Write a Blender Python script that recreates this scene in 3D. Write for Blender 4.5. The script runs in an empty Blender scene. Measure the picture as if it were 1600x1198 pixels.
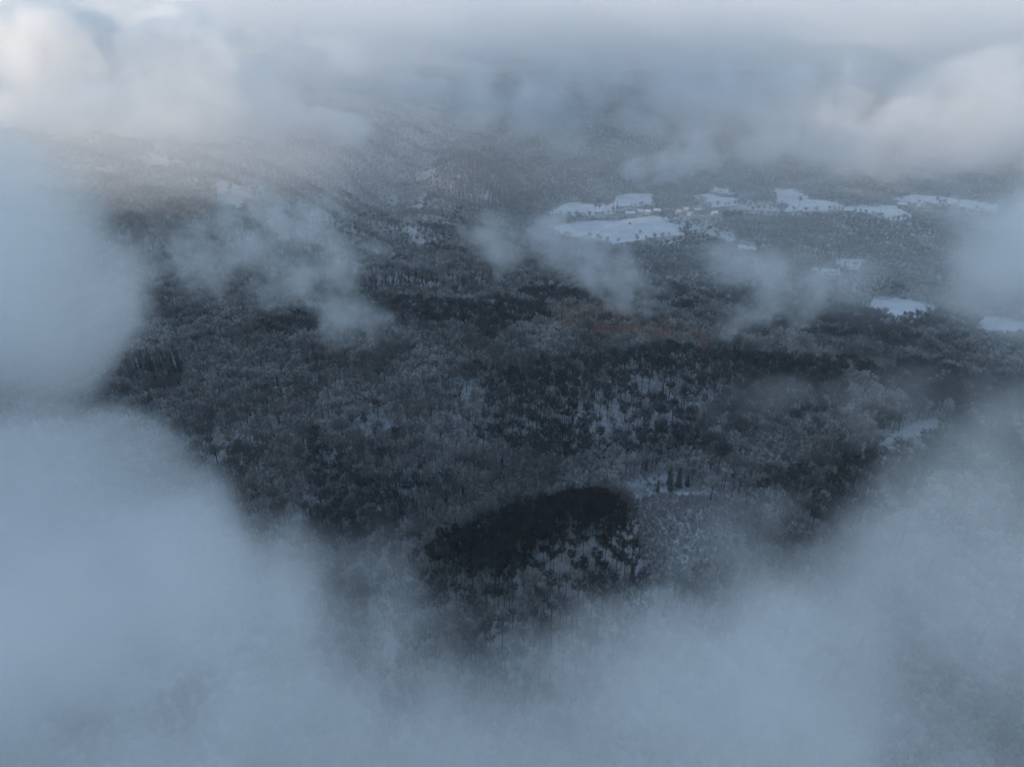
import bpy, math, random
import numpy as np
from mathutils import Vector, Matrix

R = math.radians
random.seed(7)
rng = np.random.default_rng(7)
SC = bpy.context.scene
COL = SC.collection

# ------------------------------------------------------------------ camera, sky, sun, exposure
CAM_Z, PITCH, F = 400.0, 29.0, 1081.0
HAZE = 0.00010
cam_d = bpy.data.cameras.new('camera'); cam = bpy.data.objects.new('camera', cam_d); COL.objects.link(cam)
cam.location = (0, 0, CAM_Z); cam.rotation_euler = (R(90 - PITCH), 0, 0)
cam_d.lens = 36.0 * F / 1600.0; cam_d.sensor_width = 36.0
cam_d.clip_start = 0.5; cam_d.clip_end = 60000
SC.camera = cam

SUN_EL, SUN_AZ = 13.0, -130.0           # azimuth from +Y, negative = to the left
w = bpy.data.worlds.new("World"); SC.world = w; w.use_nodes = True
nt = w.node_tree; bg = nt.nodes['Background']
sky = nt.nodes.new('ShaderNodeTexSky'); sky.sky_type = 'NISHITA'; sky.sun_disc = False
sky.sun_elevation = R(SUN_EL); sky.sun_rotation = R(SUN_AZ); sky.altitude = 400
sky.air_density = 1.0; sky.dust_density = 0.25; sky.ozone_density = 0.4
hs = nt.nodes.new('ShaderNodeHueSaturation'); hs.inputs['Saturation'].default_value = .98
nt.links.new(sky.outputs[0], hs.inputs['Color']); nt.links.new(hs.outputs[0], bg.inputs[0]); bg.inputs[1].default_value = 0.15
sd = bpy.data.lights.new('sun', 'SUN'); so = bpy.data.objects.new('sun', sd); COL.objects.link(so)
sd.energy = 2.3; sd.angle = R(0.6); sd.color = (1.0, 0.80, 0.63)
sdir = Vector((math.sin(R(SUN_AZ)) * math.cos(R(SUN_EL)), math.cos(R(SUN_AZ)) * math.cos(R(SUN_EL)), math.sin(R(SUN_EL))))
so.rotation_euler = sdir.to_track_quat('Z', 'Y').to_euler(); so.location = (0, 0, 900)
SC.view_settings.view_transform = 'Standard'; SC.view_settings.look = 'None'
SC.view_settings.exposure = 1.0; SC.view_settings.gamma = 1.0
cy = SC.cycles
cy.use_denoising = True
cy.use_adaptive_sampling = True; cy.adaptive_threshold = 0.03
cy.volume_bounces = 8; cy.max_bounces = 9; cy.diffuse_bounces = 2; cy.glossy_bounces = 1
cy.transparent_max_bounces = 4; cy.volume_step_rate = 1.6; cy.volume_max_steps = 192
cy.sample_clamp_indirect = 4.0

# ------------------------------------------------------------------ small helpers
def ray(px, py):
    p = R(PITCH); x = (px - 800) / F; u = (599 - py) / F
    v = Vector((x, math.cos(p) + u * math.sin(p), -math.sin(p) + u * math.cos(p)))
    return v.normalized()
def P(px, py, d):
    return Vector((0, 0, CAM_Z)) + ray(px, py) * d
def project(x, y, z):
    p = R(PITCH); dz = z - CAM_Z
    fw = y * math.cos(p) - dz * math.sin(p); up = y * math.sin(p) + dz * math.cos(p)
    return 800 + F * x / fw, 599 - F * up / fw, fw

def _hash(ix, iy, s):
    n = (ix.astype(np.int64) * 374761393 + iy.astype(np.int64) * 668265263 + s * 2246822519) & 0xffffffff
    n = ((n ^ (n >> 13)) * 1274126177) & 0xffffffff
    return ((n ^ (n >> 16)) & 0xffffff) / float(0xffffff)
def vnoise(x, y, s=0):
    ix, iy = np.floor(x), np.floor(y); fx, fy = x - ix, y - iy
    fx = fx * fx * (3 - 2 * fx); fy = fy * fy * (3 - 2 * fy)
    a, b = _hash(ix, iy, s), _hash(ix + 1, iy, s); c, d = _hash(ix, iy + 1, s), _hash(ix + 1, iy + 1, s)
    return (a * (1 - fx) + b * fx) * (1 - fy) + (c * (1 - fx) + d * fx) * fy
def fbm(x, y, scale, s=0, o=4):
    t = 0.0; a = 0.5; f = 1.0 / scale; n = 0
    for k in range(o):
        t = t + a * vnoise(x * f + 17.3 * k, y * f - 9.1 * k, s + k); n += a; a *= 0.5; f *= 2.03
    return t / n
def smooth(a, b, x):
    t = np.clip((x - a) / (b - a), 0, 1); return t * t * (3 - 2 * t)

# ------------------------------------------------------------------ the terrain
CTRL = [  # pixel column, pixel row, height of the ground there
 (800,1198,28),(300,1198,24),(1300,1198,30),(0,1198,20),(1600,1198,30),
 (800,1000,68),(300,1000,52),(1300,1000,60),(1600,1000,56),(0,1000,42),
 (900,850,100),(1050,850,102),(1100,790,103),(650,870,84),(500,850,74),(250,850,60),(0,850,55),(1250,850,88),(1500,850,84),
 (620,800,84),(500,780,82),
 (980,750,89),(800,748,88),(650,745,88),(1120,738,90),(1300,735,97),(1430,700,98),(1420,668,88),(1560,700,96),
 (900,700,100),(700,700,100),(500,700,98),(1150,690,101),(300,700,88),(100,720,80),
 (900,650,110),(600,650,109),(1200,650,105),(350,650,100),(1400,640,86),(1580,620,60),
 (1000,590,120),(750,592,118),(500,600,116),(1250,600,108),(250,600,98),(80,600,96),(250,575,106),
 (600,550,116),(850,545,117),(1050,555,113),(350,540,112),(1200,565,88),(1300,545,62),(1450,540,40),(1600,540,34),
 (980,520,108),(830,500,106),(650,500,100),(450,500,104),(250,500,108),(80,500,110),(1090,520,80),
 (1200,480,40),(1400,480,22),(1600,480,18),(700,440,80),(500,440,88),(850,440,66),(330,440,112),(180,420,128),(40,420,140),
 (1050,440,34),(1300,420,16),(1500,400,16),(620,390,66),(800,390,52),(450,380,104),(300,370,132),(150,360,142),
 (640,338,74),(740,345,60),(560,345,84),(950,350,12),(1080,380,26),(1100,320,10),(1300,370,34),(1450,350,30),(1600,350,20),
 (370,300,150),(250,310,146),(120,300,150),(0,330,150),(480,310,112),(460,290,104),
 (605,325,16),(660,260,44),(560,280,62),(720,290,78),(800,300,40),(720,250,110),(870,290,22),(1000,305,12),(1220,310,14),(1450,310,24),
 (100,240,152),(250,230,150),(0,200,158),(180,200,160),(400,250,128),(520,240,110),(650,220,100),(900,240,60),(1150,260,36),(1400,270,36),(1580,290,34),
 (400,190,130),(650,170,130),(900,180,100),(1200,200,70),(1500,210,70),
]
def _plane(px, py, z):
    v = ray(px, py); t = (z - CAM_Z) / v.z; return v.x * t, v.y * t
cp = np.array([(*_plane(a, b, z), z) for a, b, z in CTRL] +
              [(x, y, z) for x in (-900, 0, 900) for y, z in ((-300, 20), (0, 24))] +
              [(x * y, y, z) for x in (-1.2, -.4, .4, 1.2) for y, z in ((4500, 120), (9000, 90), (16000, 60))])
def warp(x, y):   # the far country is compressed so that one smooth surface serves near and far
    r = np.maximum(np.hypot(x, y + 60), 1.0); s = np.log1p(r / 180.0) * 180.0 / r
    return x * s, (y + 60) * s
cx, cyy = warp(cp[:, 0], cp[:, 1])
def _phi(r2): return np.sqrt(r2 + 18.0 ** 2)
D2 = (cx[:, None] - cx) ** 2 + (cyy[:, None] - cyy) ** 2
n = len(cp); A = np.zeros((n + 3, n + 3)); A[:n, :n] = _phi(D2) - np.eye(n) * 1.2
A[:n, n:] = np.c_[np.ones(n), cx, cyy]; A[n:, :n] = A[:n, n:].T
W = np.linalg.solve(A, np.r_[cp[:, 2], 0, 0, 0])
def bump(x, y, cx0, cy0, rx, ry, h, ang=0.0):
    c, s = math.cos(ang), math.sin(ang); u = ((x - cx0) * c + (y - cy0) * s) / rx; v = (-(x - cx0) * s + (y - cy0) * c) / ry
    return h * np.exp(-(u * u + v * v))
def height(x, y):
    x = np.asarray(x, float); y = np.asarray(y, float); shp = x.shape
    xf, yf = x.ravel(), y.ravel(); out = np.empty(xf.shape)
    for i in range(0, len(xf), 40000):
        a, b = warp(xf[i:i + 40000], yf[i:i + 40000])
        r2 = (a[:, None] - cx) ** 2 + (b[:, None] - cyy) ** 2
        out[i:i + 40000] = _phi(r2) @ W[:n] + W[n] + W[n + 1] * a + W[n + 2] * b
    z = np.clip(out, -20, 260)
    d = np.hypot(xf, yf)
    z = z + (fbm(xf, yf, 90, 3) - .5) * (5 + 14 * smooth(500, 1200, d))
    flat = smooth(900, 1500, yf) * smooth(-50, 250, xf) * (1 - smooth(2200, 3200, d))
    z = z + (fbm(xf, yf, 420, 9, 5) - .5) * smooth(700, 2200, d) * 52 * (1 - .8 * flat)
    # parallel gullies down the left hand hills
    g = np.abs(((xf * .55 + yf * .83 + 60 * fbm(xf, yf, 200, 21)) / 95.0) % 1.0 - .5) * 2
    z = z + (g - .5) * 16 * smooth(650, 900, yf) * (1 - smooth(-200, 100, xf)) * (1 - smooth(1700, 2600, yf))
    # the dark wooded spur in the middle
    z = z + bump(xf, yf, 36, 340, 44, 26, 13, 0.25) - bump(xf, yf, 10, 268, 90, 34, 10)
    # an unseen mountain, added behind left to keep the low sun off the near hills
    z = z + bump(xf, yf, -640, -800, 1300, 330, 900, R(-50)) 
    return z.reshape(shp)

def hit(px, py):
    v = ray(px, py); t = np.geomspace(180, 9000, 1500)
    z = height(v.x * t, v.y * t); below = CAM_Z + v.z * t < z
    if not below.any(): return Vector((v.x * 5000, v.y * 5000, 60))
    i = int(np.argmax(below)); t0, t1 = t[max(i - 1, 0)], t[i]
    tt = np.linspace(t0, t1, 12); zz = height(v.x * tt, v.y * tt); j = int(np.argmax(CAM_Z + v.z * tt < zz)); T = tt[j]
    return Vector((v.x * T, v.y * T, float(zz[j])))
def region(pts):
    return np.array([tuple(hit(a, b))[:2] for a, b in pts])
def inside(poly, x, y):
    r = np.zeros(x.shape, bool); j = len(poly) - 1
    for i in range(len(poly)):
        xi, yi = poly[i]; xj, yj = poly[j]
        c = ((yi > y) != (yj > y)) & (x < (xj - xi) * (y - yi) / (yj - yi + 1e-12) + xi); r ^= c; j = i
    return r
def wob(x, y, a, sc=30, s=50):
    return x + (fbm(x, y, sc, s, 3) - .5) * a, y + (fbm(x, y, sc, s + 7, 3) - .5) * a

FIELDS = [region(p) for p in [
 [(848,333),(880,318),(905,316),(950,320),(958,333),(890,338)],
 [(948,326),(962,308),(985,301),(1020,302),(1024,321),(985,323)],
 [(862,352),(930,345),(1000,340),(1058,340),(1040,347),(1085,352),(1062,360),(1070,367),(1010,373),(955,379),(920,372),(866,368)],
 [(1083,304),(1110,304),(1160,312),(1150,322),(1110,322)],
 [(1206,295),(1240,294),(1265,312),(1320,322),(1400,322),(1432,338),(1400,346),(1350,332),(1230,330)],
 [(1395,312),(1420,306),(1500,312),(1560,320),(1560,332),(1500,322),(1440,318)],
 [(1270,418),(1310,418),(1312,430),(1285,430)],[(1308,405),(1345,406),(1345,416),(1310,414)],
 [(1352,466),(1420,468),(1468,480),(1440,496),(1390,494),(1365,485)],
 [(1535,494),(1600,504),(1700,515),(1700,530),(1600,520),(1525,514)],
 [(1110,292),(1140,295),(1148,303),(1112,300)],
 [(1150,382),(1180,384),(1186,392),(1150,390)],
]]
OPEN = [region(p) for p in [       # scrubby openings, tracks and snow caps: few trees
 [(1065,345),(1100,346),(1150,372),(1140,378),(1075,362)],
 [(1150,312),(1210,318),(1220,330),(1150,326)],
 [(242,210),(252,210),(250,242),(240,242)],[(220,248),(260,240),(262,252),(225,258)],
 [(335,294),(370,288),(412,291),(412,299),(370,297),(340,304)],
 [(602,329),(612,320),(622,305),(616,303),(604,315)],
 [(632,330),(660,300),(668,300),(656,330)],
 [(650,275),(668,265),(690,276),(664,272),(645,284)],
 [(530,288),(545,292),(556,302),(540,298)],
 [(1378,690),(1410,668),(1462,650),(1470,666),(1425,684),(1384,698)],
 [(965,750),(985,744),(1045,738),(1050,745),(990,756)],
 [(1085,740),(1128,735),(1130,743),(1090,747)],
 [(640,345),(665,380),(655,384),(628,350)],
]]
CLEARING = region([(985,778),(1130,775),(1180,800),(1170,850),(1080,870),(1010,850)])
SPUR = region([(662,884),(745,838),(805,814),(875,796),(935,788),(962,800),(984,845),(1000,880),(950,905),(860,912),(760,912),(712,896)])
RUSSET = [region(p) for p in [[(850,498),(900,492),(980,495),(1060,520),(1115,550),(1080,565),(1000,552),(930,545),(860,525)],
                              [(1210,372),(1280,368),(1350,388),(1420,392),(1440,404),(1340,402),(1240,388)]]]
CONIFER = [region(p) for p in [[(690,235),(740,235),(820,300),(800,340),(760,338),(735,322),(690,292),(700,262)],
     [(430,288),(500,290),(508,305),(470,308),(430,300)],[(330,255),(400,255),(410,275),(340,280)],
     [(180,578),(290,572),(300,592),(250,612),(190,600)],
     [(1215,385),(1300,400),(1305,415),(1240,408)],[(1310,408),(1330,410),(1330,430),(1312,430)],
     [(985,768),(1100,760),(1115,772),(1000,778)],[(1350,480),(1365,490),(1360,500),(1345,498)]]]
FROST = [region(p) for p in [[(550,435),(700,430),(900,445),(900,470),(620,475)],[(520,640),(760,590),(760,760),(600,770),(480,690)]]]

def forest_mask(x, y):
    m = np.ones(x.shape)
    xw, yw = wob(x, y, 16, 30)
    for f in FIELDS: m[inside(f, xw, yw)] = 0
    for f in OPEN: m[inside(f, xw, yw)] = .06
    m[inside(CLEARING, xw, yw)] = .02
    return m
def clears_view(x, y, z, tall):
    '''keep a field open: no tree of this height stands where its crown would rise in front of the snow'''
    ok = np.ones(x.shape, bool)
    for h in (.3, .6, .9):
        k = tall * h / (CAM_Z - z - tall * h)
        for f in FIELDS + OPEN + [CLEARING]: ok &= ~inside(f, x * (1 + k), y * (1 + k))
    return ok

def build_mesh(name, V, Fs, mats, smooth_sh=False, mat_idx=None, attrs=None):
    me = bpy.data.meshes.new(name); me.from_pydata([tuple(v) for v in V], [], Fs)
    for m in mats: me.materials.append(m)
    if mat_idx is not None: me.polygons.foreach_set('material_index', np.array(mat_idx, dtype=np.int32))
    if smooth_sh: me.polygons.foreach_set('use_smooth', np.ones(len(Fs), bool))
    for k, v in (attrs or {}).items():
        a = me.attributes.new(k, 'FLOAT', 'POINT'); a.data.foreach_set('value', np.asarray(v, dtype=np.float32))
    me.update(); return me
def link(name, data, parent=None, **props):
    o = bpy.data.objects.new(name, data); COL.objects.link(o)
    if parent is not None: o.parent = parent
    for k, v in props.items(): o[k] = v
    return o

# ------------------------------------------------------------------ materials
def mat(name, col=(.5, .5, .5), rough=.9):
    m = bpy.data.materials.new(name); m.use_nodes = True; b = m.node_tree.nodes['Principled BSDF']
    b.inputs['Base Color'].default_value = (*col, 1); b.inputs['Roughness'].default_value = rough
    b.inputs['Specular IOR Level'].default_value = .15
    return m, m.node_tree, b
def N(nt, t, **kw):
    nd = nt.nodes.new(t)
    for k, v in kw.items(): setattr(nd, k, v)
    return nd
def noise(nt, vec, scale, detail=4, rough=.55):
    nn = N(nt, 'ShaderNodeTexNoise'); nn.inputs['Scale'].default_value = scale; nn.inputs['Detail'].default_value = detail
    nn.inputs['Roughness'].default_value = rough; nt.links.new(vec, nn.inputs['Vector']); return nn.outputs['Fac']
def mrange(nt, src, a, b, c=0., d=1., clamp=True, smoothst=False):
    mr = N(nt, 'ShaderNodeMapRange', clamp=clamp)
    if smoothst: mr.interpolation_type = 'SMOOTHSTEP'
    for i, v in zip(('From Min', 'From Max', 'To Min', 'To Max'), (a, b, c, d)): mr.inputs[i].default_value = v
    nt.links.new(src, mr.inputs['Value']); return mr.outputs[0]
def mixc(nt, fac, a, b):
    mx = N(nt, 'ShaderNodeMix', data_type='RGBA')
    if hasattr(fac, 'links'): nt.links.new(fac, mx.inputs[0])
    else: mx.inputs[0].default_value = fac
    for sock, v in ((mx.inputs[6], a), (mx.inputs[7], b)):
        if hasattr(v, 'links'): nt.links.new(v, sock)
        else: sock.default_value = (*v, 1)
    return mx.outputs[2]
def mth(nt, op, a, b=None, c=None, clamp=False):
    m = N(nt, 'ShaderNodeMath', operation=op, use_clamp=clamp)
    for i, v in enumerate((a, b, c)):
        if v is None: continue
        if hasattr(v, 'links'): nt.links.new(v, m.inputs[i])
        else: m.inputs[i].default_value = v
    return m.outputs[0]

# snowy ground: clean snow in the fields, litter, stones and brush showing through elsewhere
m_ground, t, b = mat('snowy_ground', (.7, .7, .72), .85)
geo = N(t, 'ShaderNodeNewGeometry'); pos = geo.outputs['Position']
at = N(t, 'ShaderNodeAttribute', attribute_name='litter').outputs['Fac']
n1 = noise(t, pos, .22, 6, .7); n2 = noise(t, pos, .03, 5, .6); n3 = noise(t, pos, .9, 3, .6)
lit = mth(t, 'MULTIPLY', at, mrange(t, mth(t, 'ADD', mth(t, 'MULTIPLY', n1, .6), mth(t, 'MULTIPLY', n2, .5)), .44, .60), clamp=True)
brown = mixc(t, n3, (.055, .045, .036), (.15, .115, .085))
snow = mixc(t, mrange(t, mth(t, 'ADD', mth(t, 'MULTIPLY', n2, .7), mth(t, 'MULTIPLY', n1, .3)), .35, .62), (.56, .56, .57), (.82, .83, .84))
t.links.new(mixc(t, mth(t, 'MULTIPLY', lit, .92), snow, brown), b.inputs['Base Color'])
bmp = N(t, 'ShaderNodeBump'); bmp.inputs['Strength'].default_value = .5; bmp.inputs['Distance'].default_value = .6
t.links.new(n1, bmp.inputs['Height']); t.links.new(bmp.outputs[0], b.inputs['Normal'])

def twig_mat(name, dark, dark2, frost, amount):
    """bark coloured twigs, rimed towards their tips, in broadleaf crowns also towards the top, which paints in shade below; how far the rime goes differs from tree to tree and over the hillside"""
    m, t, b = mat(name, dark, .9)
    tip = N(t, 'ShaderNodeAttribute', attribute_name='tip').outputs['Fac']
    oi = N(t, 'ShaderNodeObjectInfo'); geo = N(t, 'ShaderNodeNewGeometry')
    big = noise(t, geo.outputs['Position'], .016, 3); fine = noise(t, geo.outputs['Position'], .9, 2)
    a = mth(t, 'MULTIPLY', mth(t, 'ADD', oi.outputs['Random'], mrange(t, big, .35, .65, -.5, .9)), amount)
    f = mth(t, 'MULTIPLY', mth(t, 'MULTIPLY', a, tip), mrange(t, fine, .3, .7), clamp=True)
    base = mixc(t, oi.outputs['Random'], dark, dark2)
    t.links.new(mixc(t, f, base, frost), b.inputs['Base Color'])
    return m
m_bark, t, b = mat('bark', (.05, .045, .04))
ng = N(t, 'ShaderNodeNewGeometry'); t.links.new(mixc(t, noise(t, ng.outputs['Position'], 1.5, 3), (.03, .027, .024), (.10, .092, .082)), b.inputs['Base Color'])
m_twig = twig_mat('rimed_twigs', (.095, .090, .084), (.185, .165, .148), (.62, .60, .58), 2.2)
m_twig_dark = twig_mat('dark_twigs', (.018, .017, .018), (.035, .030, .028), (.36, .36, .37), .8)
m_twig_black = twig_mat('blackish_twigs', (.010, .009, .010), (.050, .028, .024), (.12, .10, .09), .18)
m_leaf_red = twig_mat('withered_leaves', (.36, .21, .15), (.48, .31, .24), (.62, .52, .47), 1.0)
m_brush = twig_mat('pale_brush', (.30, .25, .22), (.42, .36, .32), (.6, .57, .55), 1.2)
m_needle = twig_mat('snowy_needles', (.012, .024, .020), (.022, .038, .030), (.45, .48, .50), .5)
m_needle2 = twig_mat('hoar_needles', (.03, .05, .045), (.05, .07, .06), (.5, .55, .56), 1.2)

# ------------------------------------------------------------------ the ground sheet
ys = [-2400. + 40 * k for k in range(61)]
while ys[-1] < 40000: ys.append(ys[-1] + max(2.6, .0058 * ys[-1]))
ys = np.array(ys); NC = 860
half = 2600 + 1.3 * np.maximum(ys, 0)
u = np.linspace(-1, 1, NC); u = .42 * u + .58 * u ** 3; GX = u[None, :] * half[:, None]; GY = np.repeat(ys[:, None], NC, 1)
GZ = height(GX, GY)
LM = forest_mask(GX.ravel(), GY.ravel())
clr = inside(CLEARING, *wob(GX.ravel(), GY.ravel(), 8, 20))
fy = GY.ravel(); fxx = GX.ravel()
vl = smooth(800, 1100, fy) * (.15 + .85 * smooth(-250, 100, fxx))
litter = np.where(LM > .5, .74 + .65 * vl, np.where(LM > .03, .42, 0.0)); litter[inside(region([(985,778),(1130,775),(1200,800),(1230,880),(1150,925),(1010,915),(1002,880)]), *wob(GX.ravel(), GY.ravel(), 8, 20))] = .6
nr = len(ys); idx = np.arange(nr * NC).reshape(nr, NC)
quads = np.stack([idx[:-1, :-1], idx[:-1, 1:], idx[1:, 1:], idx[1:, :-1]], -1).reshape(-1, 4)
me = bpy.data.meshes.new('ground'); V = np.stack([GX, GY, GZ], -1).reshape(-1, 3)
me.vertices.add(len(V)); me.vertices.foreach_set('co', V.ravel())
me.loops.add(quads.size); me.loops.foreach_set('vertex_index', quads.ravel().astype(np.int32))
me.polygons.add(len(quads)); me.polygons.foreach_set('loop_start', np.arange(0, quads.size, 4, dtype=np.int32))
me.update(calc_edges=True); me.polygons.foreach_set('use_smooth', np.ones(len(quads), bool))
la = me.attributes.new('litter', 'FLOAT', 'POINT'); la.data.foreach_set('value', litter.astype(np.float32))
me.materials.append(m_ground)
link('ground', me, kind='structure', label='snow covered hills and valley floor under the trees')

# ------------------------------------------------------------------ tree shapes
class MB:
    def __init__(s): s.v = []; s.f = []; s.t = []
    def tube(s, pts, rad, k=5, tip=0.):
        base = len(s.v)
        for i, (p, r) in enumerate(zip(pts, rad)):
            d = (pts[min(i + 1, len(pts) - 1)] - pts[max(i - 1, 0)]).normalized()
            a = d.orthogonal().normalized(); c = d.cross(a)
            for j in range(k):
                an = 2 * math.pi * j / k; s.v.append(p + (a * math.cos(an) + c * math.sin(an)) * r); s.t.append(tip)
        for i in range(len(pts) - 1):
            for j in range(k):
                q = base + i * k + j; q2 = base + i * k + (j + 1) % k; s.f.append((q, q2, q2 + k, q + k))
    def sliver(s, p, d, L, wd, t0, t1):
        d = d.normalized(); a = d.cross(Vector((random.uniform(-1, 1), random.uniform(-1, 1), random.uniform(-1, 1)))).normalized() * wd * .5
        b = len(s.v); s.v += [p - a, p + a, p + d * L]; s.t += [t0, t0, t1]; s.f.append((b, b + 1, b + 2))
    def mesh(s, name, m): return build_mesh(name, s.v, s.f, [m], attrs={'tip': s.t})
def rv(a=1.): return Vector((random.uniform(-a, a), random.uniform(-a, a), random.uniform(-a, a)))

def broadleaf(H, CR, ntw, m, fork=.42, lean=0.4, wd=.15, leafy=False):
    """trunk > limbs > branches > twigs; returns (trunk mesh, crown mesh)"""
    T, Cn = MB(), MB()
    pts = [Vector((0, 0, -1.5))]; top = H * random.uniform(fork, fork + .1)
    for i in range(1, 5): pts.append(Vector((random.uniform(-.12, .12) * i * .5, random.uniform(-.12, .12) * i * .5, top * i / 4)))
    T.tube(pts, [.34, .27, .24, .21, .18], 6)
    ends = []
    nl = random.randint(5, 7)
    for k in range(nl):
        an = 2 * math.pi * (k + random.uniform(-.3, .3)) / nl; zb = top * random.uniform(.72, 1.0)
        b0 = Vector((0, 0, zb)); out = random.uniform(.35, .95) * CR * .7
        e = Vector((math.cos(an) * out, math.sin(an) * out, H * random.uniform(.74, .93)))
        mid = (b0 + e) * .5 + Vector((math.cos(an), math.sin(an), 0)) * out * .18 + rv(.3)
        T.tube([b0, mid, e], [.13, .085, .035], 4)
        for q in range(7):
            tt = random.uniform(.3, 1.); p = b0.lerp(mid, tt * 2) if tt < .5 else mid.lerp(e, tt * 2 - 1)
            an2 = an + random.uniform(-1.5, 1.5); L = CR * random.uniform(.3, .62)
            e2 = p + Vector((math.cos(an2) * L, math.sin(an2) * L, L * random.uniform(.3, 1.0)))
            e2.z = min(e2.z, H * random.uniform(.9, 1.0))
            Cn.tube([p, (p + e2) * .5 + rv(.2), e2], [.05, .035, .015], 3, .25); ends.append((p, e2))
    ends.append((pts[-1], Vector((0, 0, H * .97))))
    T.tube([pts[-1], Vector((.2, .1, H * .75)), Vector((0, 0, H * .95))], [.16, .1, .03], 5)
    cz = (top + H) * .5
    for k in range(ntw):
        a, bb = random.choice(ends); p = a.lerp(bb, random.uniform(.2, 1.0) ** .6) + rv(.35)
        r = Vector((p.x / CR, p.y / CR, (p.z - cz) / (H - top) * 1.6)); d = Vector((r.x, r.y, r.z + .35)) * 1.0 + rv(.95)
        L = random.uniform(.8, 1.9) * (.6 if leafy else 1); tp = min(1., max(0., .10 + .35 * r.length + .75 * r.z))  # rime grows with height, which also paints the crown's lower part as shaded
        Cn.sliver(p, d, L, wd * (2.6 if leafy else 1) * random.uniform(.7, 1.3), tp * .6, tp)
    return T.mesh('trunk', m_bark), Cn.mesh('crown', m)
def spruce(H, CR, m):
    T, Cn = MB(), MB()
    T.tube([Vector((0, 0, -1.5)), Vector((0, 0, H * .5)), Vector((0, 0, H * .98))], [.26, .17, .03], 5)
    z = H * .12
    while z < H:
        fr = 1 - (z / H); L = CR * (fr ** .8) + .25; nb = 7
        for k in range(nb):
            an = random.uniform(0, 6.28); l = L * random.uniform(.75, 1.15)
            d = Vector((math.cos(an), math.sin(an), -.32)).normalized(); s = Vector((-d.y, d.x, 0)).normalized()
            p = Vector((0, 0, z)); b0 = len(Cn.v); wv = l * .30
            Cn.v += [p, p + d * l * .45 + s * wv + Vector((0, 0, .05)), p + d * l + Vector((0, 0, .22 * l)), p + d * l * .45 - s * wv + Vector((0, 0, .05))]
            Cn.t += [.15, .8, 1., .8]; Cn.f += [(b0, b0 + 1, b0 + 2, b0 + 3)]
            for q in range(2): Cn.sliver(p + d * l * random.uniform(.3, .9), d + Vector((random.uniform(-.8, .8), random.uniform(-.8, .8), -.9)), l * .3, .3, .2, .7)
        z += H * .037
    return T.mesh('trunk', m_bark), Cn.mesh('crown', m)
def brushmesh(H, wdt, nst, m):
    T, Cn = MB(), MB()
    for k in range(nst):
        an = random.uniform(0, 6.28); o = Vector((math.cos(an), math.sin(an), 0)) * random.uniform(0, wdt * .35)
        e = o * 1.9 + Vector((0, 0, H * random.uniform(.5, 1))) + rv(.15)
        T.tube([o - Vector((0, 0, .4)), e], [.04, .012], 3)
        for q in range(14): Cn.sliver(o.lerp(e, random.uniform(.25, 1)), Vector((math.cos(an), math.sin(an), .9)) + rv(.9), random.uniform(.3, .7), .09, .4, 1.)
    return T.mesh('stem', m_bark), Cn.mesh('twigs', m)

SPECIES = {}
SPECIES['beech'] = [broadleaf(21, 4.8, 2500, m_twig, wd=.08), broadleaf(19, 5.4, 2700, m_twig, .36, wd=.08), broadleaf(23, 4.4, 2300, m_twig, .48, wd=.08)]
SPECIES['dark'] = [broadleaf(24, 4.9, 2500, m_twig_dark, .56, wd=.075), broadleaf(22, 5.3, 2600, m_twig_dark, .50, wd=.075), broadleaf(26, 4.5, 2300, m_twig_dark, .60, wd=.075)]
SPECIES['black'] = [broadleaf(22, 3.2, 1800, m_twig_black, .50, wd=.10), broadleaf(20, 3.7, 1900, m_twig_black, .46, wd=.10)]
SPECIES['russet'] = [broadleaf(17, 4.6, 900, m_leaf_red, .3, leafy=True), broadleaf(15, 4.2, 800, m_leaf_red, .28, leafy=True)]
SPECIES['spruce'] = [spruce(24, 3.4, m_needle), spruce(20, 3.0, m_needle)]
SPECIES['hoar'] = [spruce(14, 2.6, m_needle2), spruce(11, 2.4, m_needle2)]
SPECIES['brush'] = [brushmesh(2.4, 2.6, 14, m_brush), brushmesh(1.8, 2.2, 12, m_brush)]
SPECIES['shrub'] = [broadleaf(8, 3.4, 420, m_twig, .15), broadleaf(6.5, 3.0, 360, m_twig_dark, .12)]

# ------------------------------------------------------------------ where the trees stand
def scatter(y0, y1, sp, halfw):
    out = []
    ny = int((y1 - y0) / sp); hw = halfw(y1); nx = int(2 * hw / sp)
    jy, jx = np.mgrid[0:ny, 0:nx]; x = -hw + (jx + .5 + rng.uniform(-.48, .48, jx.shape)) * sp; y = y0 + (jy + .5 + rng.uniform(-.48, .48, jx.shape)) * sp
    k = np.abs(x) < halfw(y); return x[k], y[k]
hwf = lambda y: 150 + .80 * y
bands = [(215, 460, 5.6), (460, 720, 5.9), (720, 1150, 6.8), (1150, 1800, 7.2), (1800, 3200, 9.5)]
X = []; Y = []; S = []
for y0, y1, sp in bands:
    a, b_ = scatter(y0, y1, sp, hwf); X.append(a); Y.append(b_); S.append(np.full(a.shape, 1.0 if sp < 10 else 1.12))
X = np.concatenate(X); Y = np.concatenate(Y); S = np.concatenate(S)
fm = forest_mask(X, Y)
thin = smooth(.30, .42, fbm(X, Y, 38, 77, 3))                          # natural gaps
far_left = smooth(850, 1100, Y) * (1 - smooth(-150, 50, X))
keep = rng.random(X.shape) < fm * (1 - (.42 - .30 * smooth(800, 1100, Y)) * (1 - thin)) * (1 - .08 * far_left)
X, Y, S = X[keep], Y[keep], S[keep]; Z = height(X, Y)
vale = smooth(820, 1000, Y) * smooth(0, 200, X) * (1 - smooth(1750, 2300, Y))    # lower woods in the farmed valley
S = S * (1 - .38 * vale) * (1 - .28 * smooth(850, 1100, Y) * (1 - smooth(-150, 50, X)))
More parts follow.
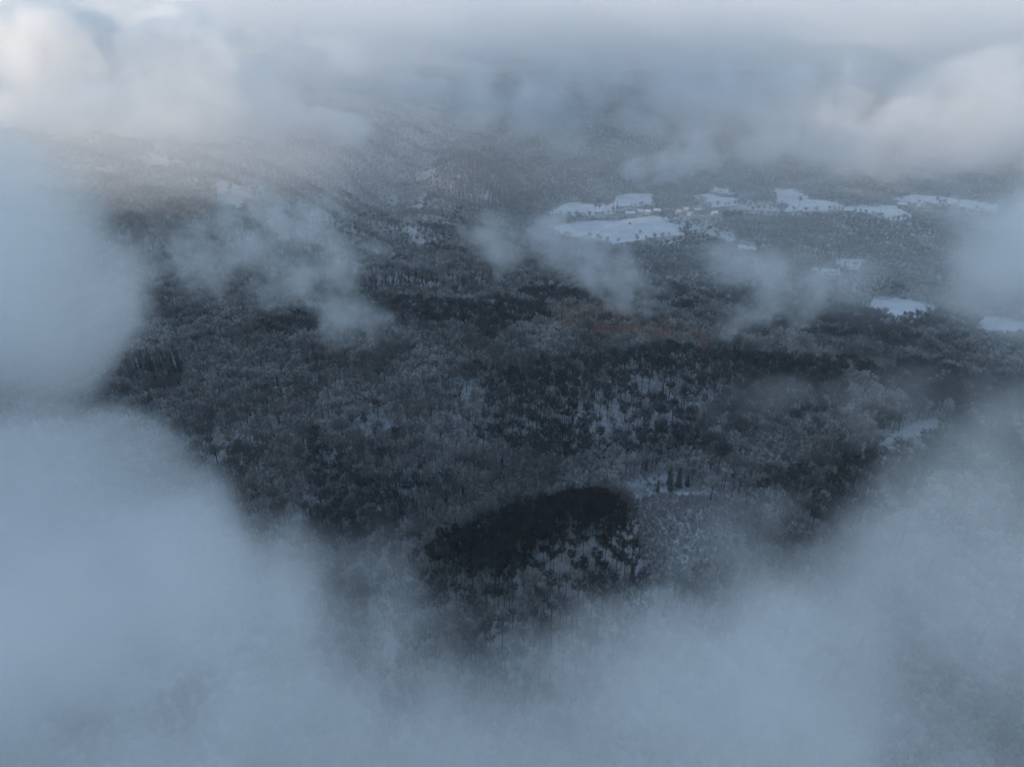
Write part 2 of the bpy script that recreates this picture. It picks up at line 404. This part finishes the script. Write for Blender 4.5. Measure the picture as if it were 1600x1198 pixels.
keep = clears_view(X, Y, Z, 21 * S); X, Y, S, Z = X[keep], Y[keep], S[keep], Z[keep]
sz = (.66 + .36 * rng.random(X.shape)) * S
xw, yw = wob(X, Y, 26, 40, 91)
kind = np.full(X.shape, 'beech', dtype=object)
dk = fbm(X, Y, 110, 31, 3)
# the steep middle slope, right of centre, carries taller darker trees
slope_dark = inside(region([(720,600),(900,585),(1100,575),(1320,590),(1300,660),(1100,735),(860,735),(700,690)]), xw, yw)
low_dark = inside(region([(600,880),(1100,880),(1150,1000),(1050,1190),(550,1190)]), xw, yw)
r = rng.random(X.shape)
kind[(dk > .54) & (r < .8)] = 'dark'
kind[slope_dark & (r < .86)] = 'dark'; kind[low_dark & (r < .7)] = 'dark'
for q in FROST: kind[inside(q, xw, yw) & (r < .7)] = 'beech'
for q in RUSSET: kind[inside(q, xw, yw) & (r < .40 + .55 * smooth(.42, .6, fbm(X, Y, 30, 63, 3)))] = 'russet'
kind[(r > .992)] = 'spruce'
hz = inside(region([(560,440),(900,440),(910,468),(560,470)]), xw, yw); kind[hz & (r < .75)] = 'hoar'
for q in CONIFER: kind[inside(q, xw, yw) & (r < .93)] = 'spruce'
in_spur = inside(SPUR, *wob(X, Y, 13, 15, 12)); kind[in_spur & ((Y > 305) | (r < .75))] = 'black'; kind[in_spur & (Y <= 305) & (r >= .75)] = 'dark'
# the wood on the spur is denser: a second sowing
a, b_ = scatter(250, 420, 4.3, lambda y: 150 + 0 * y); k2 = inside(SPUR, *wob(a, b_, 13, 15, 12)) & (b_ > 312 + 10 * vnoise(a / 12, a * 0, 5) + .25 * np.maximum(a, 0)) ; a, b_ = a[k2], b_[k2]
X = np.r_[X, a]; Y = np.r_[Y, b_]; Z = np.r_[Z, height(a, b_)]; kind = np.r_[kind, np.full(a.shape, 'black', dtype=object)]
sz = np.r_[sz, .62 + .26 * rng.random(a.shape)]; in_spur = np.r_[in_spur, np.ones(a.shape, bool)]
rot = rng.random(X.shape) * 6.283; var = rng.integers(0, 60, X.shape)

GLADE = [region(p) for p in [[(885,330),(1045,329),(1050,342),(985,340),(885,338)],[(1048,324),(1130,328),(1128,341),(1048,341)],[(1395,314),(1470,316),(1470,330),(1395,330)],[(1485,319),(1535,322),(1530,333),(1485,332)]]]
ok = np.ones(X.shape, bool)
for g_ in GLADE:
    for h in (0., .5, .9):
        k_ = 14 * h / (CAM_Z - Z - 14 * h); ok &= ~(inside(g_, X * (1 + k_), Y * (1 + k_)) & (rng.random(X.shape) > .10))
X, Y, Z, kind, sz, rot, var, in_spur = [q_[ok] for q_ in (X, Y, Z, kind, sz, rot, var, in_spur)]
# nearest trees one can tell apart are things of their own
fwp = Y * math.cos(R(PITCH)) - (Z + 10 - CAM_Z) * math.sin(R(PITCH)); upp = Y * math.sin(R(PITCH)) + (Z + 10 - CAM_Z) * math.cos(R(PITCH))
PX = 800 + F * X / fwp; PY = 599 - F * upp / fwp
BARE = {'beech', 'dark', 'black'}
isb = np.array([k in BARE for k in kind])
clearview = (PX > 600) & (PX < 1110) & (PY > 745) & (PY < 1010)
cand = np.where(isb & clearview)[0]; cand = cand[np.argsort(fwp[cand])][:300]
spr = np.where((kind == 'spruce') & (PX > 330) & (PX < 1300) & (PY > 560) & (PY < 1000))[0]; spr = spr[np.argsort(fwp[spr])][:80]
single = np.zeros(X.shape, bool); single[cand] = True; single[spr] = True
LAB = {'black': ('bare_tree', 'blackish bare tree without snow in the dark wood on the central spur', 'trees of the dark wood on the spur'),
       'dark': ('bare_tree', 'tall dark bare tree with long trunk on the snowy slope below the dark wood', 'dark bare trees on the near slope'),
       'beech': ('bare_tree', 'bare tree with grey rimed twigs standing in the near mist', 'rimed bare trees in the near mist'),
       'spruce': ('spruce_tree', 'dark green spruce among the bare trees of the middle slope', 'spruces scattered in the bare wood')}
def tree(name, pair, x, y, z, s, rz, label, cat, group=None):
    e = link(name, None, label=label, category=cat)
    e.empty_display_size = .5; e.location = (x, y, z); e.scale = (s, s, s * 1.0); e.rotation_euler = (0, 0, rz)
    if group: e['group'] = group
    link('trunk' if pair[0].name.startswith('trunk') else 'stem', pair[0], e); link('crown', pair[1], e)
    return e
for i in np.where(single)[0]:
    nm, lb, gp = LAB[kind[i]]; pr = SPECIES[kind[i]]
    tree(nm, pr[var[i] % len(pr)], X[i], Y[i], Z[i], float(sz[i]), float(rot[i]), lb, 'tree', gp)

# all the others: one mass per kind of wood, planted on a sheet of points
def joined(pair, name):
    V = []; Fs = []; mi = []; tp = []
    for q, m_ in enumerate(pair):
        o = len(V); V += [v.co.copy() for v in m_.vertices]; Fs += [tuple(o + i for i in p.vertices) for p in m_.polygons]
        mi += [q] * len(m_.polygons); a = np.zeros(len(m_.vertices), np.float32); m_.attributes['tip'].data.foreach_get('value', a); tp += list(a)
    return build_mesh(name, V, Fs, [pair[0].materials[0], pair[1].materials[0]], mat_idx=mi, attrs={'tip': tp})
def mass(name, kinds, label, sel, XX=None, YY=None, ZZ=None, SS=None, KK=None):
    """one object: first the real geometry of one of each shape, standing on the points of the object's own mesh"""
    ids = [i for i in sel]
    shapes = [(k, j) for k in kinds for j in range(len(SPECIES[k]))]
    V = []; sc = []; rt = []; ix = []
    for i in ids:
        k = kind[i]; pr = SPECIES[k]; V.append((X[i], Y[i], Z[i])); sc.append(sz[i]); rt.append(rot[i]); ix.append(shapes.index((k, int(var[i]) % len(pr))))
    me = build_mesh(name, V, [], [], attrs={'sc': sc, 'rt': rt})
    a = me.attributes.new('ix', 'INT', 'POINT'); a.data.foreach_set('value', np.array(ix, np.int32))
    o = link(name, me, kind='stuff', label=label, category='forest')
    ng = bpy.data.node_groups.new(name + '_planting', 'GeometryNodeTree')
    ng.interface.new_socket('Geometry', in_out='INPUT', socket_type='NodeSocketGeometry')
    ng.interface.new_socket('Geometry', in_out='OUTPUT', socket_type='NodeSocketGeometry')
    gi = ng.nodes.new('NodeGroupInput'); go = ng.nodes.new('NodeGroupOutput')
    g2i = ng.nodes.new('GeometryNodeGeometryToInstance')
    src = []
    for (k, j) in shapes: src.append(joined(SPECIES[k][j], k))
    for m_ in reversed(src):      # each shape is read from a mesh object standing where its first tree stands
        jj = src.index(m_); first = next((q for q in range(len(ids)) if ix[q] == jj), None)
        ob = bpy.data.objects.new('shape', m_); SRC.append(ob)
        oi = ng.nodes.new('GeometryNodeObjectInfo'); oi.transform_space = 'ORIGINAL'; oi.inputs['Object'].default_value = ob
        ng.links.new(oi.outputs['Geometry'], g2i.inputs[0])
    iop = ng.nodes.new('GeometryNodeInstanceOnPoints'); iop.inputs['Pick Instance'].default_value = True
    def attr(nm, ty):
        q = ng.nodes.new('GeometryNodeInputNamedAttribute'); q.data_type = ty; q.inputs['Name'].default_value = nm; return q.outputs['Attribute']
    cb = ng.nodes.new('ShaderNodeCombineXYZ'); ng.links.new(attr('rt', 'FLOAT'), cb.inputs['Z'])
    ng.links.new(gi.outputs[0], iop.inputs['Points']); ng.links.new(g2i.outputs[0], iop.inputs['Instance'])
    ng.links.new(attr('ix', 'INT'), iop.inputs['Instance Index']); ng.links.new(cb.outputs[0], iop.inputs['Rotation'])
    ng.links.new(attr('sc', 'FLOAT'), iop.inputs['Scale']); ng.links.new(iop.outputs[0], go.inputs[0])
    md = o.modifiers.new('planting', 'NODES'); md.node_group = ng
    return o
SRC = []
rest = ~single
mass('forest', ['beech', 'dark', 'black'], 'bare winter forest rimed with snow covering the hills', np.where(rest & isb)[0])
mass('spruce_forest', ['spruce', 'hoar'], 'dark spruce woods in patches between the bare forest', np.where(rest & ((kind == 'spruce') | (kind == 'hoar')))[0])
mass('russet_forest', ['russet'], 'reddish brown withered woods along two hill crests', np.where(rest & (kind == 'russet'))[0])
# brush of the clearing, the stream bank and the open scrub
bx_, by_ = scatter(270, 440, 2.0, lambda y: 260 + 0 * y)
w1, w2 = wob(bx_, by_, 6, 15, 5); kb = inside(region([(985,778),(1130,775),(1200,800),(1230,880),(1150,925),(1010,915),(1002,880)]), w1, w2) | (inside(region([(960,772),(960,742),(1140,732),(1180,745),(1130,772)]), w1, w2) & (rng.random(bx_.shape) < .25))
bx_, by_ = bx_[kb], by_[kb]
i0 = len(X)
hx, hy = [], []
for f in FIELDS:
    for a_, b2 in zip(f, np.roll(f, -1, 0)):
        L_ = math.hypot(*(b2 - a_))
        for q in range(int(L_ / 6)):
            if rng.random() < .45 * (.5 + fbm(np.array([a_[0] + q * 6.]), np.array([a_[1]]), 50, 8, 2)[0]):
                pt = a_ + (b2 - a_) * (q * 6 / L_); hx.append(pt[0] + rng.normal() * 2.5); hy.append(pt[1] + rng.normal() * 2.5)
hx, hy = np.array(hx), np.array(hy)
fx_, fy_ = scatter(1000, 1900, 9, hwf); m_ = forest_mask(fx_, fy_); kf = (m_ > .03) & (m_ < .5) & (rng.random(fx_.shape) < .35); fx_, fy_ = fx_[kf], fy_[kf]
fx_ = np.r_[fx_, hx]; fy_ = np.r_[fy_, hy]
X = np.r_[X, bx_, fx_]; Y = np.r_[Y, by_, fy_]; Z = height(X, Y); nn_ = len(bx_) + len(fx_)
kind = np.r_[kind, np.full(bx_.shape, 'brush', dtype=object), np.full(fx_.shape, 'shrub', dtype=object)]
sz = np.r_[sz, .7 + .7 * rng.random(nn_)]; rot = np.r_[rot, rng.random(nn_) * 6.28]; var = np.r_[var, rng.integers(0, 60, nn_)]
mass('undergrowth', ['brush', 'shrub'], 'pale brush in the clearing beside the dark wood and scrub on the open ground', range(i0, len(X)))

m_lane, t, b = mat('packed_snow_lane', (.45, .44, .43)); gg = N(t, 'ShaderNodeNewGeometry')
t.links.new(mixc(t, noise(t, gg.outputs['Position'], .5, 4), (.30, .29, .28), (.60, .60, .61)), b.inputs['Base Color'])
def lane(name, pix, wd, label):
    pts = [hit(*q) for q in pix]; V = []; Fs = []; fine = []
    for a_, b2 in zip(pts, pts[1:]):
        for q in range(12): fine.append(a_.lerp(b2, q / 12))
    fine.append(pts[-1])
    for i, p_ in enumerate(fine):
        d_ = (fine[min(i + 1, len(fine) - 1)] - fine[max(i - 1, 0)]); n_ = Vector((-d_.y, d_.x, 0)).normalized() * wd * .5
        for o_ in (-1, 0, 1):
            q_ = p_ + n_ * o_; V.append((q_.x, q_.y, float(height(np.array([q_.x]), np.array([q_.y]))[0]) + .35))
    for i in range(len(fine) - 1):
        for k_ in (0, 1): j_ = i * 3 + k_; Fs.append((j_, j_ + 1, j_ + 4, j_ + 3))
    link(name, build_mesh(name, V, Fs, [m_lane]), kind='structure', label=label)
lane('road', [(880, 338), (940, 339), (985, 338.5), (1045, 338), (1075, 339), (1130, 334), (1200, 330)], 5.5, 'packed snow lane past the houses between the fields')
lane('track', [(1062, 342), (1095, 351), (1125, 362), (1150, 375), (1190, 384)], 4.5, 'snowy farm track along the scrubby hill beside the big field')
# ------------------------------------------------------------------ houses and lone trees among the fields
m_wall, t, b = mat('plaster', (.50, .47, .43)); gg = N(t, 'ShaderNodeNewGeometry')
t.links.new(mixc(t, noise(t, gg.outputs['Position'], 1.2, 3), (.42, .38, .33), (.58, .55, .50)), b.inputs['Base Color'])
m_snowroof, t, b = mat('snow_on_roof', (.74, .76, .79)); gg = N(t, 'ShaderNodeNewGeometry')
t.links.new(mixc(t, mrange(t, noise(t, gg.outputs['Position'], .8, 4), .56, .68), (.74, .76, .79), (.20, .11, .08)), b.inputs['Base Color'])
m_glass, _, b = mat('window_glass', (.03, .035, .045), .15)
m_brick, t, b = mat('chimney_brick', (.25, .12, .09)); gg = N(t, 'ShaderNodeNewGeometry')
t.links.new(mixc(t, noise(t, gg.outputs['Position'], 4, 3), (.16, .08, .06), (.30, .15, .11)), b.inputs['Base Color'])
m_wood, t, b = mat('door_wood', (.12, .07, .04)); gg = N(t, 'ShaderNodeNewGeometry')
t.links.new(mixc(t, noise(t, gg.outputs['Position'], 6, 3), (.07, .04, .025), (.15, .09, .055)), b.inputs['Base Color'])
def boxmesh(name, boxes, m):
    V = []; Fs = []
    for (x0, x1, y0, y1, z0, z1) in boxes:
        o = len(V); V += [(x, y, z) for z in (z0, z1) for x, y in ((x0, y0), (x1, y0), (x1, y1), (x0, y1))]
        Fs += [tuple(o + i for i in q) for q in ((0, 3, 2, 1), (4, 5, 6, 7), (0, 1, 5, 4), (1, 2, 6, 5), (2, 3, 7, 6), (3, 0, 4, 7))]
    return build_mesh(name, V, Fs, [m])
def gable(L, Wd, h, rh, ov=.6, th=.35):
    wallV = [(-L, -Wd, -2), (L, -Wd, -2), (L, Wd, -2), (-L, Wd, -2), (-L, -Wd, h), (L, -Wd, h), (L, Wd, h), (-L, Wd, h), (-L, 0, h + rh), (L, 0, h + rh)]
    wallF = [(0, 1, 5, 4), (2, 3, 7, 6), (1, 2, 6, 9, 5), (3, 0, 4, 8, 7), (0, 3, 2, 1)]
    a, c, s = L + ov, Wd + ov, h - ov * rh / Wd
    rV = [(-a, -c, s), (a, -c, s), (a, 0, h + rh), (-a, 0, h + rh), (-a, c, s), (a, c, s)]; rV = [(x, y, z + .02) for x, y, z in rV] + [(x, y, z + th) for x, y, z in rV]
    rF = [(0, 1, 2, 3), (3, 2, 5, 4), (6, 9, 8, 7), (9, 10, 11, 8), (0, 6, 7, 1), (4, 5, 11, 10), (0, 3, 9, 6), (3, 4, 10, 9), (1, 7, 8, 2), (2, 8, 11, 5)]
    return build_mesh('wall', wallV, wallF, [m_wall]), build_mesh('roof', rV, rF, [m_snowroof])
HK = []
for L, Wd, h, rh in ((6, 4.2, 5.2, 3.2), (8.5, 4.6, 4.0, 3.0), (5, 4.5, 6.2, 2.6)):
    wm, rm = gable(L, Wd, h, rh)
    ch = boxmesh('chimney', [(L * .4, L * .4 + .8, -.9, -.1, h + rh - 1, h + rh + 1.3)], m_brick)
    wins = [boxmesh('window', [(x - .55, x + .55, -Wd - .04, -Wd + .1, z, z + 1.3)], m_glass) for x in (-L * .62, -L * .22, L * .62) for z in ((1.2,) if h < 5 else (1.0, 3.5))]
    dr = boxmesh('door', [(L * .2 - .5, L * .2 + .5, -Wd - .05, -Wd + .1, -.3, 2.0)], m_wood)
    HK.append((wm, rm, ch, wins, dr))
def house(k, px, py, rz, s, label):
    p = hit(px, py); e = link('house', None, label=label, category='house', group='snow roofed houses among the fields')
    e.location = p; e.rotation_euler = (0, 0, rz); e.scale = (s, s, s); wm, rm, ch, wins, dr = HK[k]
    link('wall', wm, e); ro = link('roof', rm, e); link('chimney', ch, ro); link('door', dr, e)
    for q in wins: link('window', q, e)
HOUSES = [
 (1,905,334,.2,1.0,'long low snow-roofed house nearest the left end of the village strip'),
 (0,962,333,1.1,1.0,'snow-roofed house by the two dark conifers between the fields'),
 (1,984,336,.1,1.15,'long snow-roofed house right of the conifers, above the big white field'),
 (0,1000,334,.4,1.1,'pale house with snowy roof at the middle of the big field\'s upper edge'),
 (2,1012,335,-.3,1.1,'tall pale house beside the long house, above the big white field'),
 (0,1026,333,.1,1.1,'pale house at the right end of the row above the big white field'),
 (0,1060,334,.5,1.0,'first snow-roofed house right of the big field, at the wood edge'),
 (2,1071,331,-.2,1.1,'tall house with snowy roof at the middle of the hamlet by the scrub'),
 (0,1078,337,.9,1.0,'small house in front of the hamlet, next to the scrubby hill'),
 (1,1090,330,.1,.9,'low house behind the hamlet, at the foot of the narrow field'),
 (0,1116,336,.3,1.0,'lone house right of the hamlet, on a small snow patch'),
 (1,1408,322,.1,1.1,'long farmhouse among trees at the left of the far right field'),
 (0,1432,326,.6,1.1,'farmhouse among the trees between the two far right fields'),
 (2,1452,320,-.2,1.0,'tall house at the upper side of the far right farm'),
 (0,1500,326,.2,1.1,'house on the lower edge of the far right field'),
 (1,1515,328,.2,.9,'low barn-like house, last on the far right field edge'),
]
for a in HOUSES: house(*a)
LT = [('spruce',958,331,'taller dark conifer at the tip of the upper left field'),('spruce',964,332,'second dark conifer just right of the taller one'),
 ('dark',930,334,'bare tree in the hedge left of the conifers'),('dark',936,335,'round bare tree beside the hedge left of the conifers'),
 ('beech',1036,350,'dark round tree at the right edge of the big white field'),('dark',1033,349,'bare tree touching the round one at the big field edge'),
 ('shrub',984,352,'tiny lone bush in the middle of the big white field'),('shrub',976,342,'bush on the upper margin of the big white field'),('shrub',1000,366,'small bush low down in the big white field'),
 ('dark',1248,325,'bare tree in the far right long field, left end'),('dark',1310,322,'bare tree above the long field\'s upper edge'),('beech',1322,321,'grey tree in the clump above the long field'),
 ('dark',1330,322,'dark tree in the clump above the long field'),('dark',1404,334,'dark tree at the tip of the long field'),('dark',1412,335,'broad dark tree beside the one at the long field\'s tip'),
 ('dark',1478,318,'single dark tree in the far right field'),('dark',1462,322,'dark tree left of the single one in the far right field'),
 ('beech',1326,414,'grey tree right of the small white meadow'),('spruce',1318,424,'dark conifer right of the small white meadow')]
for k, px, py, lb in LT:
    p = hit(px, py); i = random.randrange(50)
    tree({'spruce': 'spruce_tree', 'shrub': 'bush'}.get(k, 'bare_tree'), SPECIES[k][i % len(SPECIES[k])], p.x, p.y, p.z, random.uniform(.8, 1.1), random.uniform(0, 6), lb, 'bush' if k == 'shrub' else 'tree')

# ------------------------------------------------------------------ air, mist and clouds
def vol_mat(name, col, dens, aniso=.2, attr='density'):
    m = bpy.data.materials.new(name); m.use_nodes = True; t = m.node_tree
    for q in list(t.nodes):
        if q.type == 'BSDF_PRINCIPLED': t.nodes.remove(q)
    v = t.nodes.new('ShaderNodeVolumePrincipled'); v.inputs['Color'].default_value = (*col, 1)
    v.inputs['Density'].default_value = dens; v.inputs['Anisotropy'].default_value = aniso
    v.inputs['Density Attribute'].default_value = attr
    t.links.new(v.outputs[0], t.nodes['Material Output'].inputs['Volume']); return m
m_cloud = vol_mat('cloud', (.99, .99, .99), .01, .15)     # the grids hold hundredfold density
hb = boxmesh('haze', [(-24000, 24000, -700, 22500, -80, 415)], vol_mat('haze', (.80, .88, .97), HAZE, .3, ''))
link('haze', hb, kind='stuff', label='thin blue air over the whole valley', category='haze')

def cloud(name, label, blobs, vox, dens, lo=.0, hi=.5, nscale=60., namp=1.0, detail=5., warpamt=0., kind='stuff', stretch=(1, 1, 1), rough=.55, seed=0., group=None):
    """blobs: (px, py, distance, rx, ry, rz, weight). A closed body of mist sampled on a voxel grid: density falls off from each
    lobe's centre and is torn by fractal noise."""
    G = 1.25
    B = [(P(a, b_, d), (rx * G, ry * G, rz * G), wt) for a, b_, d, rx, ry, rz, wt in blobs]
    mn = Vector([min(c[i] - r_[i] for c, r_, _ in B) for i in range(3)]); mx = Vector([max(c[i] + r_[i] for c, r_, _ in B) for i in range(3)])
    org = Vector(((mn.x + mx.x) / 2, (mn.y + mx.y) / 2, mn.z)); mn -= org; mx -= org
    me = boxmesh(name, [(mn.x, mx.x, mn.y, mx.y, mn.z, mx.z)], m_cloud)
    o = link(name, me, kind=kind, label=label, category='cloud'); o.location = org
    if group: o['group'] = group
    ng = bpy.data.node_groups.new(name + '_vapour', 'GeometryNodeTree')
    ng.interface.new_socket('Geometry', in_out='INPUT', socket_type='NodeSocketGeometry')
    ng.interface.new_socket('Geometry', in_out='OUTPUT', socket_type='NodeSocketGeometry')
    ng.nodes.new('NodeGroupInput'); go = ng.nodes.new('NodeGroupOutput')
    vc = ng.nodes.new('GeometryNodeVolumeCube'); vc.inputs['Min'].default_value = mn; vc.inputs['Max'].default_value = mx
    for k_, ax in zip('XYZ', range(3)): vc.inputs['Resolution ' + k_].default_value = max(8, int((mx[ax] - mn[ax]) / vox))
    ps = ng.nodes.new('GeometryNodeInputPosition').outputs[0]
    def vm(op, a, bb):
        q = ng.nodes.new('ShaderNodeVectorMath'); q.operation = op
        for i, v in enumerate((a, bb)):
            if v is None: continue
            if hasattr(v, 'links'): ng.links.new(v, q.inputs[i])
            else: q.inputs[i].default_value = v
        return q
    def fm(op, a, bb=None, c=None):
        q = ng.nodes.new('ShaderNodeMath'); q.operation = op
        for i, v in enumerate((a, bb, c)):
            if v is None: continue
            if hasattr(v, 'links'): ng.links.new(v, q.inputs[i])
            else: q.inputs[i].default_value = v
        return q.outputs[0]
    wp = vm('ADD', ps, tuple(org + Vector((seed, seed * .7, seed * 1.3)))).outputs[0]
    wp = vm('MULTIPLY', wp, stretch).outputs[0]
    nz = ng.nodes.new('ShaderNodeTexNoise'); nz.inputs['Scale'].default_value = 1. / nscale; nz.inputs['Detail'].default_value = detail
    nz.inputs['Roughness'].default_value = rough; ng.links.new(wp, nz.inputs['Vector'])
    pp = ps
    if warpamt:
        n2 = ng.nodes.new('ShaderNodeTexNoise'); n2.inputs['Scale'].default_value = .7 / nscale; n2.inputs['Detail'].default_value = 3.
        ng.links.new(wp, n2.inputs['Vector'])
        pp = vm('ADD', ps, vm('MULTIPLY', vm('SUBTRACT', n2.outputs['Color'], (.5, .5, .5)).outputs[0], (warpamt, warpamt, warpamt)).outputs[0]).outputs[0]
    acc = None
    for c, r_, wt in B:
        q = vm('DIVIDE', vm('SUBTRACT', pp, tuple(c - org)).outputs[0], tuple(r_)); q2 = vm('DOT_PRODUCT', q.outputs[0], q.outputs[0])
        f = fm('MULTIPLY', fm('MAXIMUM', fm('SUBTRACT', 1.0, q2.outputs['Value']), 0.0), wt)
        acc = f if acc is None else fm('ADD', acc, f)
    acc = fm('MINIMUM', acc, 1.25)
    env = fm('MINIMUM', fm('MULTIPLY', acc, 5.0), 1.0)
    s = fm('ADD', acc, fm('MULTIPLY', fm('SUBTRACT', nz.outputs['Fac'], .5), namp * 2.6))
    mr = ng.nodes.new('ShaderNodeMapRange'); mr.interpolation_type = 'SMOOTHSTEP'
    mr.inputs['From Min'].default_value = lo; mr.inputs['From Max'].default_value = hi; mr.inputs['To Max'].default_value = dens * 100
    ng.links.new(s, mr.inputs['Value'])
    ng.links.new(fm('MULTIPLY', mr.outputs[0], env), vc.inputs['Density'])
    sm = ng.nodes.new('GeometryNodeSetMaterial'); sm.inputs['Material'].default_value = m_cloud
    ng.links.new(vc.outputs[0], sm.inputs[0]); ng.links.new(sm.outputs[0], go.inputs[0])
    o.modifiers.new('vapour', 'NODES').node_group = ng
    return o

# near fog: the ragged hole in the cloud deck one looks down through
cloud('fog', 'thick grey-blue fog bank filling the bottom of the view', [
  (60, 1180, 250, 100, 70, 60, 1.2), (370, 1180, 240, 74, 64, 54, 1.1), (800, 1430, 235, 110, 60, 52, .9), (1180, 1240, 230, 74, 56, 46, .9),
  (1550, 1180, 240, 80, 66, 54, 1.0), (1770, 1000, 270, 72, 62, 50, .9), (560, 1230, 250, 60, 50, 40, .6)],
  3.0, .0125, .05, 1.4, 70, 3.0, 6, 45, rough=.62, seed=11)
cloud('mist', 'thin mist clinging to the slope below the dark wood', [
  (480, 950, 345, 50, 45, 45, .8), (800, 1130, 310, 90, 50, 40, .8), (1200, 980, 340, 60, 50, 50, .8), (980, 1110, 320, 60, 50, 36, .8)],
  4.0, .009, .1, 1.1, 40, 1.5, 5, 25, seed=19)
cloud('cloud', 'bright soft cloud with a rounded edge at the lower left', [
  (20, 900, 300, 66, 60, 48, 1.2), (160, 940, 310, 44, 46, 36, .9), (-80, 800, 320, 60, 50, 32, 1.0), (260, 1020, 290, 46, 44, 34, .8)],
  3.0, .022, .08, 1.1, 52, 1.9, 7, 30, rough=.6, seed=23)
cloud('cloud', 'pale cloud with a soft right edge at the left side above the lower bank', [
  (-50, 425, 420, 70, 60, 54, 1.15), (60, 480, 430, 40, 50, 38, .9), (-90, 350, 430, 60, 60, 46, 1.), (50, 540, 430, 55, 45, 28, .8)],
  3.5, .020, .08, 1.0, 50, 1.7, 7, 30, seed=37)
cloud('cloud', 'bright pale cloud with a rounded edge at the right side of the valley', [
  (1665, 400, 620, 80, 60, 50, 1.2), (1570, 380, 630, 42, 45, 28, .8), (1760, 520, 600, 70, 60, 44, 1.0)],
  4.0, .016, .08, 1.0, 55, 1.7, 7, 30, seed=41)
cloud('mist', 'thin mist veil drifting over the right side below the white fields', [
  (1400, 440, 640, 140, 60, 18, .45), (1250, 640, 500, 60, 50, 20, .35), (1600, 620, 470, 70, 60, 20, .4), (1560, 800, 390, 46, 46, 20, .4), (1360, 930, 340, 46, 40, 26, .5)],
  4.0, .010, .05, .9, 55, 1.2, 5, 30, seed=53)
cloud('mist', 'faint blue mist lying in the far valley and over the distant woods', [
  (800, 260, 1850, 1500, 750, 150, 1.3), (200, 290, 1350, 650, 480, 240, 1.3), (1500, 340, 1350, 700, 480, 170, 1.2)],
  24.0, .00065, .0, .8, 300, .5, 4, 100, seed=59)
cloud('mist', 'pale mauve mist over the snow-dusted hillside at the left', [
  (130, 230, 1150, 330, 240, 120, 1.3), (380, 220, 1500, 330, 230, 90, .5)], 14.0, .0020, .0, 1.0, 200, 1.0, 5, 80, seed=63)
cloud('mist', 'pale blue haze bank beyond the hills where the land fades out', [
  (300, 90, 3050, 1700, 1000, 320, 1.2), (1400, 100, 3050, 1900, 1000, 320, 1.2)], 30.0, .0010, .0, .8, 500, .6, 4, 100, seed=61)
cloud('cloud', 'torn wisp of cloud drifting over the left wooded hills', [
  (320, 405, 560, 54, 34, 24, .8), (430, 345, 570, 50, 34, 34, .85), (500, 385, 570, 46, 32, 30, .85), (450, 430, 560, 52, 32, 26, .9), (515, 470, 550, 44, 30, 25, .95), (560, 505, 540, 30, 24, 18, .9)],
  2.4, .022, .26, 1.9, 32, 3.4, 7, 45, rough=.64, seed=67)
cloud('cloud', 'ragged wisp slanting down to the right below the big white field', [
  (765, 380, 720, 34, 28, 34, .85), (825, 385, 720, 44, 30, 28, .85), (885, 378, 720, 50, 30, 36, 1.0), (940, 410, 710, 46, 30, 32, 1.0), (985, 450, 700, 40, 28, 30, .95)],
  2.6, .023, .24, 1.8, 34, 3.2, 7, 45, rough=.64, seed=71)
cloud('cloud', 'small pale wisp below the narrow white strip right of the centre', [
  (1145, 400, 700, 34, 26, 24, .8), (1195, 425, 690, 44, 30, 30, .95), (1250, 460, 680, 44, 28, 26, .9), (1200, 500, 670, 50, 30, 26, .75)],
  2.6, .020, .24, 1.8, 34, 3.2, 7, 45, rough=.64, seed=83)
# the broken deck beyond the hills
cloud('cloud', 'tall peach-lit cumulus with two domes at the upper left', [
  (90, 110, 2000, 150, 110, 150, 1.4), (295, 118, 1580, 105, 90, 110, 1.4), (-40, 190, 2050, 170, 110, 80, 1.1), (190, 195, 1750, 280, 110, 70, 1.0),
  (380, 165, 1750, 110, 100, 75, .9), (440, 205, 1700, 170, 90, 48, .9), (530, 215, 1700, 90, 70, 36, .7)],
  7.0, .026, .16, .75, 110, 1.8, 7, 60, rough=.6, seed=97)
cloud('cloud', 'low grey cloud trailing across the hills at the top centre', [
  (470, 120, 2050, 200, 100, 90, .9), (640, 150, 2000, 200, 100, 90, .95), (780, 170, 1900, 170, 90, 95, .95), (890, 130, 2100, 150, 90, 80, .9), (870, 210, 1850, 120, 80, 60, .9), (820, 250, 1750, 90, 60, 36, .5)],
  8.0, .009, .08, 1.1, 100, 2.7, 7, 70, seed=101)
cloud('cloud', 'broad grey cloud bank across the top right', [
  (1040, 160, 2100, 160, 110, 110, .95), (1180, 150, 2150, 220, 120, 110, 1.0), (1330, 180, 2050, 220, 120, 110, 1.0), (1450, 230, 1900, 180, 110, 80, .95), (1560, 180, 2000, 200, 120, 130, 1.05), (1250, 235, 1800, 150, 80, 45, .8), (1340, 250, 1750, 130, 80, 35, .7)],
  9.0, .009, .08, 1.1, 120, 2.6, 7, 70, seed=113)
cloud('cloud', 'small round puff of cloud between the two banks above the fields', [
  (1085, 245, 1650, 60, 50, 55, .9), (1020, 260, 1650, 70, 50, 30, .6)], 5.0, .012, .1, .7, 60, 1.3, 6, 40, seed=127)
cloud('clouds', 'far cloud layer under the open sky along the top of the view', [
  (100, 15, 4300, 1500, 900, 210, 1.0), (700, 20, 4200, 1400, 800, 220, 1.0), (1250, 5, 4300, 1500, 900, 240, 1.0), (1750, 15, 4300, 900, 900, 230, 1.0), (450, 110, 3000, 700, 400, 100, .6)],
  26.0, .0014, .0, .8, 420, 1.3, 7, 250, stretch=(1, 1, 2.2), seed=131)
